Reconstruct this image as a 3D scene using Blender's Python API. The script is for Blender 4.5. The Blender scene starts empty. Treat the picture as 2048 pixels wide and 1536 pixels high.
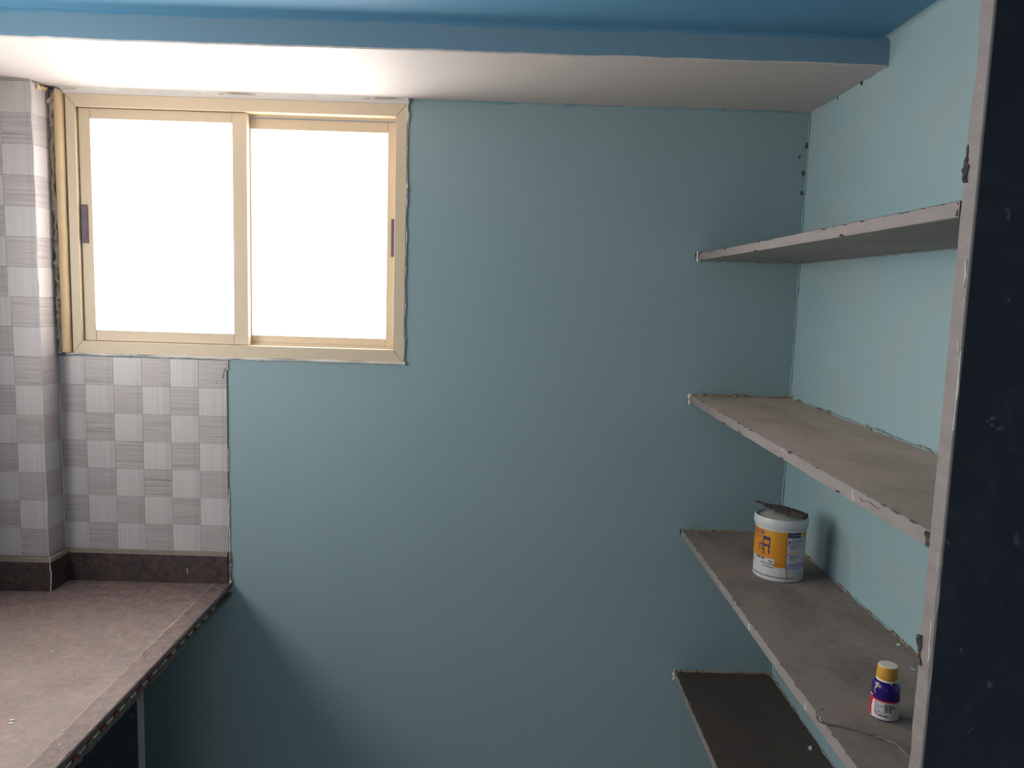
import bpy, bmesh, math, random
from mathutils import Vector, Matrix, noise
random.seed(7)
sc = bpy.context.scene
H = 1.65                                   # height of the lens above the floor; heights below are given relative to it

# ------------------------------------------------------------------ camera, world, lights, exposure
cam_d = bpy.data.cameras.new('camera'); cam = bpy.data.objects.new('camera', cam_d)
sc.collection.objects.link(cam); sc.camera = cam
M = ((0.99953, -0.00431, 0.03031), (0.029609, -0.115795, -0.992832), (0.007788, 0.993264, -0.115613))
cam.matrix_world = Matrix(((M[0][0], -M[1][0], -M[2][0], 0.0),
                           (M[0][1], -M[1][1], -M[2][1], -2.1),
                           (M[0][2], -M[1][2], -M[2][2], H),
                           (0, 0, 0, 1)))
cam_d.sensor_width = 36; cam_d.lens = 36 * 1577.37 / 2048; cam_d.clip_start = 0.02

sc.view_settings.view_transform = 'Standard'; sc.view_settings.look = 'None'
sc.view_settings.gamma = 1; sc.view_settings.use_curve_mapping = False
sc.view_settings.exposure = 0.0

PANE = 9.4                                # daylight through the frosted panes
DOOR = 7.0                                # daylight through the doorway behind the photographer (W)
w = bpy.data.worlds.new('world'); sc.world = w; w.use_nodes = True
w.node_tree.nodes['Background'].inputs[0].default_value = (0.8, 0.9, 1.0, 1)
w.node_tree.nodes['Background'].inputs[1].default_value = 0.3
ld = bpy.data.lights.new('doorway_daylight', 'AREA'); ld.shape = 'RECTANGLE'; ld.size = 1.0; ld.size_y = 2.0
ld.energy = DOOR; ld.color = (1.0, 0.97, 0.95)
lo = bpy.data.objects.new('doorway_daylight', ld); sc.collection.objects.link(lo)
lo.location = (-0.15, -3.62, 1.05); lo.rotation_euler = (math.radians(90), 0, 0)

# ------------------------------------------------------------------ materials
def rgb(r, g, b): return (r, g, b, 1)
def new_mat(name):
    m = bpy.data.materials.new(name); m.use_nodes = True
    nt = m.node_tree; return m, nt, nt.nodes['Principled BSDF']
def N(nt, t, **k):
    n = nt.nodes.new(t)
    for a, v in k.items():
        if a in n.inputs.keys(): n.inputs[a].default_value = v
        else: setattr(n, a, v)
    return n
def coords(nt, scale, kind='Object'):
    tc = nt.nodes.new('ShaderNodeTexCoord'); mp = nt.nodes.new('ShaderNodeMapping')
    nt.links.new(tc.outputs[kind], mp.inputs[0]); mp.inputs['Scale'].default_value = scale
    return mp.outputs[0]
def noise_tex(nt, vec, scale=1, detail=4, rough=.6, dist=0):
    n = nt.nodes.new('ShaderNodeTexNoise'); nt.links.new(vec, n.inputs['Vector'])
    n.inputs['Scale'].default_value = scale; n.inputs['Detail'].default_value = detail
    n.inputs['Roughness'].default_value = rough; n.inputs['Distortion'].default_value = dist
    return n.outputs[0]
def ramp(nt, fac, stops):
    r = nt.nodes.new('ShaderNodeValToRGB'); nt.links.new(fac, r.inputs[0])
    while len(r.color_ramp.elements) < len(stops): r.color_ramp.elements.new(.5)
    for e, (p, c) in zip(r.color_ramp.elements, stops):
        e.position = p; e.color = rgb(*c) if len(c) == 3 else c
    return r.outputs[0]
def mixc(nt, fac, a, b, mode='MIX'):
    m = nt.nodes.new('ShaderNodeMix'); m.data_type = 'RGBA'; m.blend_type = mode
    for i, v in ((0, fac), (6, a), (7, b)):
        if hasattr(v, 'links'): nt.links.new(v, m.inputs[i])
        elif i == 0: m.inputs[0].default_value = v
        else: m.inputs[i].default_value = rgb(*v)
    return m.outputs[2]
def bump(nt, bs, h, strength=.3, dist=.001):
    b = nt.nodes.new('ShaderNodeBump'); b.inputs['Strength'].default_value = strength
    b.inputs['Distance'].default_value = dist
    nt.links.new(h, b.inputs['Height']); nt.links.new(b.outputs[0], bs.inputs['Normal'])
def plain(name, c, rough=.6, metal=0, var=.06, scale=30, bmp=0):
    m, nt, bs = new_mat(name)
    v = coords(nt, (1, 1, 1)); n = noise_tex(nt, v, scale)
    col = mixc(nt, n, tuple(x * (1 - var) for x in c), tuple(min(1, x * (1 + var)) for x in c))
    nt.links.new(col, bs.inputs['Base Color']); bs.inputs['Roughness'].default_value = rough
    bs.inputs['Metallic'].default_value = metal
    if bmp: bump(nt, bs, noise_tex(nt, v, scale * 4, 6), bmp, .001)
    return m

def wall_paint(name, c, c2, stain=None, strokes=(3, 3, 60), sa=.15):
    m, nt, bs = new_mat(name)
    v = coords(nt, (1, 1, 1)); n = noise_tex(nt, v, 1.6, 5, .6)
    col = mixc(nt, ramp(nt, n, [(.3, (0, 0, 0)), (.7, (1, 1, 1))]), c, c2)
    st = noise_tex(nt, coords(nt, strokes), 1.5, 5, .65)
    col = mixc(nt, ramp(nt, st, [(.35, (0, 0, 0)), (.65, (sa,) * 3)]), col, tuple(min(1, x * 1.12 + .02) for x in c2))
    if stain:
        s = noise_tex(nt, coords(nt, (1, 2.2, 3.0)), 1.9, 5, .55, .6)
        col = mixc(nt, ramp(nt, s, [(.48, (0, 0, 0)), (.74, (.55, .55, .55))]), col, stain)
    nt.links.new(col, bs.inputs['Base Color'])
    bs.inputs['Roughness'].default_value = .62
    bump(nt, bs, st, .10, .001)
    return m
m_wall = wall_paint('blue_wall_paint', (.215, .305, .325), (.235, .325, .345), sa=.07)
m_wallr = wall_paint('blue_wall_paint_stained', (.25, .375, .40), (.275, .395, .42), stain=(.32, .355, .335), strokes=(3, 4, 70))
m_ceil = wall_paint('strong_blue_ceiling_paint', (.08, .225, .36), (.09, .25, .39), strokes=(20, 2, 2), sa=.08)
m_fascia = wall_paint('pale_blue_fascia_paint', (.15, .26, .335), (.165, .275, .35), strokes=(3, 3, 40), sa=.08)
m_white = wall_paint('white_distemper', (.48, .43, .405), (.52, .465, .44), strokes=(2, 14, 3), sa=.05)
m_floor = plain('floor_stone', (.66, .62, .58), .5, scale=8)  # unseen floor, toned pale to bounce light up under the counter
m_putty = plain('white_putty', (.60, .57, .53), .8, bmp=.5)
m_cement = plain('grey_cement', (.42, .36, .30), .9, var=.35, bmp=.8)
m_bluebead = plain('painted_plaster_bead', (.26, .33, .335), .8, var=.2, bmp=.6)
m_seam = plain('corner_seam_paint', (.17, .285, .325), .7, var=.15, bmp=.4)
m_darkdirt = plain('dark_dirt', (.06, .04, .03), .9, var=.4)
m_tandirt = plain('tan_dirt', (.25, .18, .12), .95, var=.4, bmp=.8)

def tile_mat(name, striped):
    m, nt, bs = new_mat(name)
    tc = nt.nodes.new('ShaderNodeTexCoord'); oi = nt.nodes.new('ShaderNodeObjectInfo')
    add = nt.nodes.new('ShaderNodeVectorMath'); add.operation = 'ADD'
    sc_ = nt.nodes.new('ShaderNodeVectorMath'); sc_.operation = 'SCALE'; sc_.inputs['Scale'].default_value = 13.0
    cmb = nt.nodes.new('ShaderNodeCombineXYZ')
    for i in range(3): nt.links.new(oi.outputs['Random'], cmb.inputs[i])
    nt.links.new(cmb.outputs[0], sc_.inputs[0])
    nt.links.new(tc.outputs['Object'], add.inputs[0]); nt.links.new(sc_.outputs[0], add.inputs[1])
    mp = nt.nodes.new('ShaderNodeMapping'); nt.links.new(add.outputs[0], mp.inputs[0])
    if striped:
        mp.inputs['Scale'].default_value = (3, 3, 260)
        n = noise_tex(nt, mp.outputs[0], 1.4, 3, .7)
        col = ramp(nt, n, [(.32, (.20, .17, .175)), (.40, (.33, .295, .295)), (.52, (.38, .34, .34)), (.66, (.45, .41, .405))])
    else:
        mp.inputs['Scale'].default_value = (330, 3, 3)
        n = noise_tex(nt, mp.outputs[0], 1.2, 2, .5)
        col = ramp(nt, n, [(.3, (.43, .395, .395)), (.7, (.52, .485, .48))])
    # soft ramp of tone printed across each square
    sep = nt.nodes.new('ShaderNodeSeparateXYZ'); nt.links.new(tc.outputs['Object'], sep.inputs[0])
    mr = nt.nodes.new('ShaderNodeMapRange'); nt.links.new(sep.outputs[0], mr.inputs[0])
    mr.inputs[1].default_value = -.036; mr.inputs[2].default_value = .036
    g = ramp(nt, mr.outputs[0], [(0, (1.0, 1.0, 1.0)), (.8, (.93, .93, .93)), (.84, (.84, .84, .85)), (1, (.9, .9, .9))])
    col = mixc(nt, 1.0, col, g, 'MULTIPLY')
    nt.links.new(col, bs.inputs['Base Color'])
    bs.inputs['Roughness'].default_value = .42; bs.inputs['Coat Weight'].default_value = .7; bs.inputs['Coat Roughness'].default_value = .4
    bump(nt, bs, n, .12, .0004)
    return m
m_ts, m_tp = tile_mat('striped_ceramic', True), tile_mat('plain_ceramic', False)
m_grout = plain('tile_grout', (.50, .47, .45), .9)
# left wall (outside the frame): the same tiles as a flat checker
m_tilewall, nt, bs = new_mat('checker_tile_wall')
ck = nt.nodes.new('ShaderNodeTexChecker'); nt.links.new(coords(nt, (1, 1, 1)), ck.inputs[0])
ck.inputs['Scale'].default_value = 13.25; ck.inputs[1].default_value = rgb(.72, .70, .69); ck.inputs[2].default_value = rgb(.62, .60, .59)
nt.links.new(ck.outputs[0], bs.inputs['Base Color']); bs.inputs['Roughness'].default_value = .35

def granite(name, dust, base=1.0, rough=.35, wall_shade=False):
    m, nt, bs = new_mat(name)
    v = coords(nt, (1, 1, 1))
    n1 = noise_tex(nt, v, 55, 5, .6, .4); n2 = noise_tex(nt, v, 28, 4, .6, 1.0); n3 = noise_tex(nt, v, 160, 3, .6)
    c = ramp(nt, n1, [(.35, (.022 * base, .018 * base, .026 * base)), (.5, (.05 * base, .035 * base, .038 * base)), (.62, (.10 * base, .052 * base, .042 * base)), (.75, (.09 * base, .085 * base, .10 * base))])
    c = mixc(nt, ramp(nt, n2, [(.5, (0, 0, 0)), (.72, (.6, .6, .6))]), c, (.13 * base, .065 * base, .055 * base))
    c = mixc(nt, ramp(nt, n3, [(.62, (0, 0, 0)), (.75, (.4, .4, .4))]), c, (.16, .13, .12))
    if dust:
        d = noise_tex(nt, v, 5, 6, .65, .3)
        dm = ramp(nt, d, [(.3, (dust * .62,) * 3), (.7, (dust * 1.15,) * 3)])
        if wall_shade:                               # shade along the upstand put into the colour by thinning the dust there
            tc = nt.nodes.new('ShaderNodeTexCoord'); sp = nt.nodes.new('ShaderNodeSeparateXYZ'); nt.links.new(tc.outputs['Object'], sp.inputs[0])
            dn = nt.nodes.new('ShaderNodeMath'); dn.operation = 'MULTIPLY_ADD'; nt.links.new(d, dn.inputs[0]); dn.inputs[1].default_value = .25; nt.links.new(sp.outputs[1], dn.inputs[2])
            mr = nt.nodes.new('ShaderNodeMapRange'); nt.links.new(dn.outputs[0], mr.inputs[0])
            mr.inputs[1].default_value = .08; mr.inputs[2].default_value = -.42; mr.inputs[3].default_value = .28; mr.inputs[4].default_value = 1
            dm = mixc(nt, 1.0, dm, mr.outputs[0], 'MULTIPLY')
        c = mixc(nt, dm, c, (.43, .345, .285))
    nt.links.new(c, bs.inputs['Base Color'])
    bs.inputs['Roughness'].default_value = rough + dust * .35
    return m
m_gran = granite('brown_granite_polished', .03, .72)
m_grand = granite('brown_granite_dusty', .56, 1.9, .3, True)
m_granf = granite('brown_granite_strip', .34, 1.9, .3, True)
m_grane = granite('granite_edge', .12, .8)
m_dusttop = plain('brown_dusty_edge', (.25, .20, .17), .95, var=.25, scale=50)
m_dust = plain('tan_dust', (.42, .345, .27), .95, var=.2, scale=60)

def slab_top(name, a, b, c):
    m, nt, bs = new_mat(name)
    n = noise_tex(nt, coords(nt, (5, 2.2, 4)), 1.6, 6, .6, .8)
    n2 = noise_tex(nt, coords(nt, (40, 40, 40)), 1, 5, .7)
    col = ramp(nt, n, [(.3, a), (.52, b), (.72, c)])
    col = mixc(nt, ramp(nt, n2, [(.45, (0, 0, 0)), (.75, (.35, .35, .35))]), col, tuple(x * 1.35 for x in c))
    nt.links.new(col, bs.inputs['Base Color']); bs.inputs['Roughness'].default_value = .75
    bump(nt, bs, n2, .15, .0006)
    return m
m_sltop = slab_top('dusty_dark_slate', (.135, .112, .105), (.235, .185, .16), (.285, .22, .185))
m_sltop2 = slab_top('tan_dusted_slate_lit', (.40, .285, .23), (.54, .40, .32), (.62, .46, .375))  # tan dust, with the light the second shelf catches put into its colour
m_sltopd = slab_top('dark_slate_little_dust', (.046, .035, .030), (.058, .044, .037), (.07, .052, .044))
m_slund = slab_top('slate_underside', (.19, .175, .165), (.25, .23, .215), (.29, .265, .24))
m_cut, nt, bs = new_mat('sawn_slate_edge')
n = noise_tex(nt, coords(nt, (30, 6, 30)), 1.5, 5, .6); n2 = noise_tex(nt, coords(nt, (1, 1, 1)), 140, 2, .5)
col = ramp(nt, n, [(.3, (.205, .178, .172)), (.7, (.265, .232, .222))])
col = mixc(nt, ramp(nt, n2, [(.70, (0, 0, 0)), (.76, (.7, .7, .7))]), col, (.42, .40, .38))
nt.links.new(col, bs.inputs['Base Color']); bs.inputs['Roughness'].default_value = .8; bump(nt, bs, n, .3, .001)
m_chip = plain('dark_slate_chip', (.075, .062, .06), .7, var=.4, bmp=.6)
m_black, nt, bs = new_mat('polished_black_stone')
n = noise_tex(nt, coords(nt, (1, 1, 1)), 9, 6, .7, 1.2); n2 = noise_tex(nt, coords(nt, (1, 1, .5)), 4, 5, .6, .5)
n3 = noise_tex(nt, coords(nt, (16, 16, 9)), 1, 2, .5, 4.0)
col = ramp(nt, n2, [(.3, (.006, .010, .020)), (.7, (.011, .017, .030))])
col = mixc(nt, ramp(nt, n, [(.52, (0, 0, 0)), (.75, (.30, .30, .30))]), col, (.07, .085, .09))
col = mixc(nt, ramp(nt, n3, [(.70, (0, 0, 0)), (.73, (.22, .22, .22))]), col, (.25, .3, .31))
nt.links.new(col, bs.inputs['Base Color']); bs.inputs['Roughness'].default_value = .45; bs.inputs['Specular IOR Level'].default_value = .35

m_frame = plain('cream_coated_aluminium', (.57, .46, .325), .42, var=.025, scale=12)
m_gap = plain('dark_joint', (.05, .04, .035), .8)
m_handle = plain('brown_latch_plastic', (.10, .065, .085), .5, var=.3)
m_pipe = plain('tan_weathered_strip', (.62, .45, .26), .6, var=.12, scale=40)
m_pane, nt, bs = new_mat('frosted_glass_daylight')
bs.inputs['Base Color'].default_value = rgb(.9, .9, .9); bs.inputs['Roughness'].default_value = .6
bs.inputs['Emission Color'].default_value = rgb(1.0, .965, .93); bs.inputs['Emission Strength'].default_value = PANE

m_bwhite = plain('white_bucket_plastic', (.52, .53, .55), .35, var=.03)
m_lidin = plain('dusty_lid', (.45, .42, .38), .7, var=.15, bmp=.3)
m_orange, nt, bs = new_mat('orange_label_print')
n = noise_tex(nt, coords(nt, (30, 30, 8)), .8, 2)
nt.links.new(ramp(nt, n, [(.35, (.54, .20, .010)), (.65, (.62, .29, .02))]), bs.inputs['Base Color']); bs.inputs['Roughness'].default_value = .4
m_purple = plain('purple_print', (.06, .02, .11), .5)
m_gold = plain('gold_print', (.62, .40, .06), .5)
m_label = plain('white_label_print', (.50, .50, .56), .45, var=.03)
m_ink = plain('dark_ink', (.035, .03, .05), .5)
m_inkv = plain('violet_ink', (.20, .18, .33), .5)
m_lav = plain('lavender_print', (.33, .31, .46), .5)
m_drip = plain('brown_drip', (.42, .22, .04), .5)
m_bark, nt, bs = new_mat('dark_bark')
n = noise_tex(nt, coords(nt, (90, 90, 90)), 1, 5, .7)
nt.links.new(ramp(nt, n, [(.3, (.022, .016, .014)), (.55, (.058, .044, .038)), (.75, (.12, .088, .072))]), bs.inputs['Base Color']); bs.inputs['Roughness'].default_value = .95
bump(nt, bs, n, .9, .003)
m_bottle, nt, bs = new_mat('glossy_blue_violet_plastic')
n = noise_tex(nt, coords(nt, (1, 1, 1)), 38, 3, .6, .6)
nt.links.new(ramp(nt, n, [(.55, (.022, .008, .17)), (.75, (.10, .02, .06))]), bs.inputs['Base Color'])
bs.inputs['Roughness'].default_value = .22
m_red = plain('red_print', (.55, .012, .02), .4)
m_blab = plain('white_bottle_label', (.66, .62, .62), .4, var=.03)
m_cap = plain('orange_cap_plastic', (.62, .30, .035), .45, var=.08)
m_capw = plain('cream_plastic', (.80, .72, .60), .5, var=.04)
m_wire = plain('tarnished_wire', (.26, .22, .19), .45, metal=.5, var=.3, scale=90)
m_flake = plain('pale_paint_flake', (.50, .58, .58), .6)
m_tread1 = plain('beige_inlay', (.42, .38, .29), .5, var=.3)
m_tread2 = plain('red_inlay', (.26, .035, .035), .5, var=.2)
m_tread3 = plain('green_inlay', (.16, .19, .11), .5, var=.2)

# ------------------------------------------------------------------ mesh helpers
class MB:
    def __init__(s): s.v, s.f, s.m = [], [], []
    def add(s, vs, fs, mi=0):
        k = len(s.v); s.v += [tuple(p) for p in vs]
        for f in fs: s.f.append(tuple(i + k for i in f)); s.m.append(mi)
    def box(s, x0, x1, y0, y1, z0, z1, mi=0):
        s.add([(x0,y0,z0),(x1,y0,z0),(x1,y1,z0),(x0,y1,z0),(x0,y0,z1),(x1,y0,z1),(x1,y1,z1),(x0,y1,z1)],
              [(0,3,2,1),(4,5,6,7),(0,1,5,4),(1,2,6,5),(2,3,7,6),(3,0,4,7)], mi)
    def prism(s, poly, y0, y1, mi=0):           # poly in (x,z), extruded along y
        n = len(poly)
        s.add([(x, y0, z) for x, z in poly] + [(x, y1, z) for x, z in poly],
              [tuple(range(n)), tuple(range(2*n-1, n-1, -1))] + [(i, i+n, (i+1) % n + n, (i+1) % n) for i in range(n)], mi)
    def prismz(s, poly, z0, z1, mi=0):
        n = len(poly)
        s.add([(x, y, z0) for x, y in poly] + [(x, y, z1) for x, y in poly],
              [tuple(range(n-1, -1, -1)), tuple(range(n, 2*n))] + [(i, (i+1) % n, (i+1) % n + n, i+n) for i in range(n)], mi)
    def lathe(s, prof, n=64, mi=0, cap0=True, cap1=True, a0=0, a1=2*math.pi):
        full = abs(a1 - a0 - 2*math.pi) < 1e-6; c = n if full else n + 1; k = len(s.v)
        for r, z in prof:
            for i in range(c):
                a = a0 + (a1 - a0) * i / n; s.v.append((r*math.cos(a), r*math.sin(a), z))
        for j in range(len(prof) - 1):
            for i in range(n):
                i2 = (i + 1) % c
                s.f.append((k+j*c+i, k+j*c+i2, k+(j+1)*c+i2, k+(j+1)*c+i)); s.m.append(mi)
        if full and cap0: s.f.append(tuple(k+i for i in range(c-1, -1, -1))); s.m.append(mi)
        if full and cap1: s.f.append(tuple(k+(len(prof)-1)*c+i for i in range(c))); s.m.append(mi)
    def tube(s, pts, rads, n=6, mi=0, jit=0):
        k = len(s.v); pts = [Vector(p) for p in pts]; up = None
        for i, p in enumerate(pts):
            d = (pts[min(i+1, len(pts)-1)] - pts[max(i-1, 0)]).normalized()
            if up is None: up = d.orthogonal().normalized()
            up = (up - d * up.dot(d)).normalized(); sd = d.cross(up)
            r = rads[i] if hasattr(rads, '__len__') else rads
            for j in range(n):
                a = 2*math.pi*j/n; q = r * (1 + random.uniform(-jit, jit))
                s.v.append(tuple(p + (up*math.cos(a) + sd*math.sin(a)) * q))
        for i in range(len(pts) - 1):
            for j in range(n):
                j2 = (j+1) % n; s.f.append((k+i*n+j, k+i*n+j2, k+(i+1)*n+j2, k+(i+1)*n+j)); s.m.append(mi)
        s.f.append(tuple(k+j for j in range(n-1, -1, -1))); s.m.append(mi)
        s.f.append(tuple(k+(len(pts)-1)*n+j for j in range(n))); s.m.append(mi)
    def build(s, name, mats, parent=None, smooth=False, loc=None):
        me = bpy.data.meshes.new(name); me.from_pydata(s.v, [], s.f)
        for m in (mats if isinstance(mats, (list, tuple)) else [mats]): me.materials.append(m)
        me.polygons.foreach_set('material_index', s.m)
        if smooth: me.polygons.foreach_set('use_smooth', [True] * len(s.f))
        me.update()
        bm = bmesh.new(); bm.from_mesh(me); bmesh.ops.recalc_face_normals(bm, faces=bm.faces); bm.to_mesh(me); bm.free()
        if smooth and hasattr(me, 'set_sharp_from_angle'): me.set_sharp_from_angle(angle=math.radians(40))
        o = bpy.data.objects.new(name, me); sc.collection.objects.link(o)
        if parent: o.parent = parent
        if loc: o.location = loc
        return o
def empty(name, loc=(0, 0, 0), rz=0, parent=None):
    o = bpy.data.objects.new(name, None); sc.collection.objects.link(o); o.location = loc; o.rotation_euler = (0, 0, rz)
    o.empty_display_size = .05
    if parent: o.parent = parent
    return o
def tag(o, label=None, cat=None, group=None, kind=None):
    if label: o['label'] = label
    if cat: o['category'] = cat
    if group: o['group'] = group
    if kind: o['kind'] = kind
    return o
def fn(x, s=0):                               # smooth 1-D noise in -1..1
    return noise.noise(Vector((x, s * 7.31 + .17, s * 3.7 + .5))) * 2

# ------------------------------------------------------------------ room shell
XR, XL = .766, -1.36                          # right wall face, left wall face
ZC, ZS = H + .542, H + .484                   # ceiling, soffit
YB = -3.5
WX0, WX1, WZ0, WZ1 = -1.15, -.274, H - .195, H + .471
b = MB(); b.box(XL - .2, XR + .2, YB - .2, .2, -.1, 0)
tag(b.build('floor', m_floor), 'pale stone kitchen floor below the counter and shelves', 'floor', kind='structure')
b = MB()
b.box(XL - .2, WX0, 0, .2, 0, ZC + .1); b.box(WX1, XR + .2, 0, .2, 0, ZC + .1)
b.box(WX0, WX1, 0, .2, 0, WZ0); b.box(WX0, WX1, 0, .2, WZ1, ZC + .1)
wall_back = tag(b.build('wall_back', m_wall), 'light blue painted wall with the window and grey tiles', 'wall', kind='structure')
b = MB(); b.box(XR, XR + .2, YB, 0, 0, ZC + .1)
# plaster cove where right wall meets the ceiling
R = .014; prof = [(XR, ZC - R)] + [(XR - R + R*math.cos(a), ZC - R + R*math.sin(a)) for a in [math.pi/2*i/8 for i in range(9)]]
ring = [(x, z) for x, z in prof[1:]] + [(XR + .01, ZC + .01)]
b.prism(ring, YB, -.42)
wall_right = tag(b.build('wall_right', m_wallr), 'pale blue painted wall behind the stone shelves', 'wall', kind='structure')
VY0, VY1, VZ0, VZ1 = -1.65, -.42, 1.30, 2.00     # opening of the second window, over the counter
b = MB(); b.box(XL - .2, XL, YB, VY0, 0, ZC + .1); b.box(XL - .2, XL, VY1, 0, 0, ZC + .1)
b.box(XL - .2, XL, VY0, VY1, 0, VZ0); b.box(XL - .2, XL, VY0, VY1, VZ1, ZC + .1)
tag(b.build('wall_left', m_tilewall), 'grey checker tiled wall behind the granite counter', 'wall', kind='structure')
b = MB()                                      # wall behind the photographer, with a doorway
DX0, DX1 = -0.7, 0.4
b.box(XL - .2, DX0, YB - .1, YB, 0, ZC + .1); b.box(DX1, XR + .2, YB - .1, YB, 0, ZC + .1); b.box(DX0, DX1, YB - .1, YB, 2.05, ZC + .1)
tag(b.build('wall_front', m_wall), 'light blue wall with the doorway, facing the window', 'wall', kind='structure')
b = MB(); b.box(XL - .2, XR + .2, YB - .1, .2, ZC, ZC + .12)
ceiling = tag(b.build('ceiling', m_ceil), 'strong blue painted ceiling above the white soffit', 'ceiling', kind='structure')
# the ceiling's paint laps a little over the fascia in a wavy line
b = MB(); n = 300; xs = [XL + (XR - .03 - XL) * i / n for i in range(n + 1)]
vs = []
for x in xs:
    z = ZC - .0065 + .0022 * fn(x * 7) + .0012 * fn(x * 30, 2)
    vs += [(x, -.4212, z), (x, -.4212, ZC), (x, -.4200, z)]
b.add(vs, [(3*i, 3*i+3, 3*i+4, 3*i+1) for i in range(n)] + [(3*i, 3*i+2, 3*i+5, 3*i+3) for i in range(n)])
b.build('paint_overlap', m_ceil, ceiling)
# dropped soffit above the window: white underside, pale blue fascia, uneven lower arris
b = MB(); n = 240; vs = []
for i in range(n + 1):
    x = XL + (XR - XL) * i / n; dz = .0012 * fn(x * 9) + .0006 * fn(x * 45, 3)
    vs += [(x, 0, ZS), (x, -.408, ZS), (x, -.418, ZS + dz), (x, -.42, ZS + .003 + dz), (x, -.42, ZC + .002), (x, 0, ZC + .002)]
for i in range(n):
    for j, mi in ((0, 0), (1, 0), (2, 0), (3, 1), (4, 1)):
        b.f.append((6*i+j, 6*i+6+j, 6*i+7+j, 6*i+1+j)); b.m.append(mi)
b.v = vs
soffit = tag(b.build('trim_1', [m_white, m_fascia]), 'white soffit with pale blue fascia running above the window', 'soffit', kind='structure')

def bead(name, p0, p1, r, mat, parent, jit=.5, step=.012, wob=.002, amp=1.0, seed=0, smooth=False, gate=None):
    """uneven run of plaster or dirt along a joint"""
    p0, p1 = Vector(p0), Vector(p1); L = (p1 - p0).length; n = max(2, int(L / step)); pts = []; rr = []; made = []
    def flush():
        if len(pts) > 2:
            b = MB(); b.tube(pts, rr, 5, 0, jit); made.append(b.build(name, mat, parent, smooth))
    for i in range(n + 1):
        t = i / n; q = p0.lerp(p1, t)
        g = 1 if gate is None else (fn(t * L * gate[0], seed + 9) > gate[1])
        if not g:
            flush(); pts, rr = [], []; continue
        q = q + Vector((fn(i * .35, seed), fn(i * .35, seed + 1), fn(i * .35, seed + 2))) * wob
        pts.append(q); rr.append(max(.0006, r * (1 + amp * .5 * fn(i * .23, seed + 3))))
    flush()
    return made

bead('corner_seam', (XR - .001, -.002, .3), (XR - .001, -.002, ZS), .0035, m_seam, wall_back, .3, .012, .0012, seed=1)
bead('corner_seam', (WX1, -.001, ZS), (XR, -.001, ZS), .0035, m_seam, wall_back, .4, .012, .001, seed=4)
bead('corner_seam', (XR, -.42, ZS + .001), (XR, -.01, ZS + .001), .002, m_seam, wall_right, .5, .01, .001, seed=5)
for i, (x, y, z, r) in enumerate(((XR - .006, -.004, H + .40, .005), (XR - .012, -.003, H + .33, .004), (XR - .022, -.002, H + .37, .003),
                                  (XR - .002, -.30, ZS - .002, .0035), (XR - .001, -.17, ZS - .004, .003), (XR - .01, -.003, H + .28, .0035))):
    bead('dirt_spot', (x, y, z - r * 1.5), (x, y, z + r * 1.5), r * .45, m_darkdirt, wall_right if y < -.1 else wall_back, .5, .003, .0008, seed=i + 20)

# ------------------------------------------------------------------ tiled pillar left of the window
PX, PY = -1.19, -.085
b = MB(); b.box(XL, PX - .004, PY + .004, 0, 0, ZS)
pillar = tag(b.build('pillar', m_grout), 'tiled pillar standing left of the window', 'pillar', kind='structure')
T = .0755
tile_cache = {}
def tile(wd, ht, striped, parent, loc, rz=0):
    key = (round(wd, 4), round(ht, 4), striped)
    if key not in tile_cache:
        x, z, t, c = wd/2 - .0001, ht/2 - .0001, .0045, .0005
        vs = [(-x, t, -z), (x, t, -z), (x, t, z), (-x, t, z), (-x, c, -z), (x, c, -z), (x, c, z), (-x, c, z),
              (-x+c, 0, -z+c), (x-c, 0, -z+c), (x-c, 0, z-c), (-x+c, 0, z-c)]
        b = MB(); b.add(vs, [(3,2,1,0)] + [(i, (i+1) % 4, (i+1) % 4 + 4, i+4) for i in range(4)] + [(i+4, (i+1) % 4 + 4, (i+1) % 4 + 8, i+8) for i in range(4)] + [(8, 9, 10, 11)])
        o = b.build('tile', m_ts if striped else m_tp, parent); tile_cache[key] = o.data
    else:
        o = bpy.data.objects.new('tile', tile_cache[key]); sc.collection.objects.link(o); o.parent = parent
    o.location = loc; o.rotation_euler = (0, 0, rz)
zb = H - .729
for r in range(16):                           # rows from the bottom up; the bottom row of the outer column is striped
    zc_ = zb + T * (r + .5); st = r % 2 == 0
    w0 = .069 if r < 9 else .0765
    x1 = PX; j = random.uniform(0, .0004)
    tile(w0, T, st, pillar, (x1 - w0/2, PY - j, zc_))
    w1 = XL + .001; tile(T, T, not st, pillar, (x1 - w0 - T/2, PY - random.uniform(0, .0004), zc_))
    wl = (x1 - w0 - T) - XL
    if wl > .006: tile(wl, T, st, pillar, (XL + wl/2, PY, zc_))
    tile(.0805, T, st, pillar, (PX + random.uniform(0, .0004), PY + .0045 + .0805/2, zc_), math.pi/2)
bead('edge_grout', (PX + .0002, PY + .001, zb), (PX + .0002, PY + .001, ZS), .0012, m_grout, pillar, .4, .02, .0004, seed=31)
bead('corner_grout', (PX + .001, -.0055, zb), (PX + .001, -.0055, WZ0 - .01), .002, m_grout, pillar, .4, .02, .0006, seed=32)
bead('putty_smear', (PX + .001, PY + .02, ZS - .012), (PX + .001, -.015, ZS - .008), .006, m_pipe, pillar, .5, .006, .002, seed=33)
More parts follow.
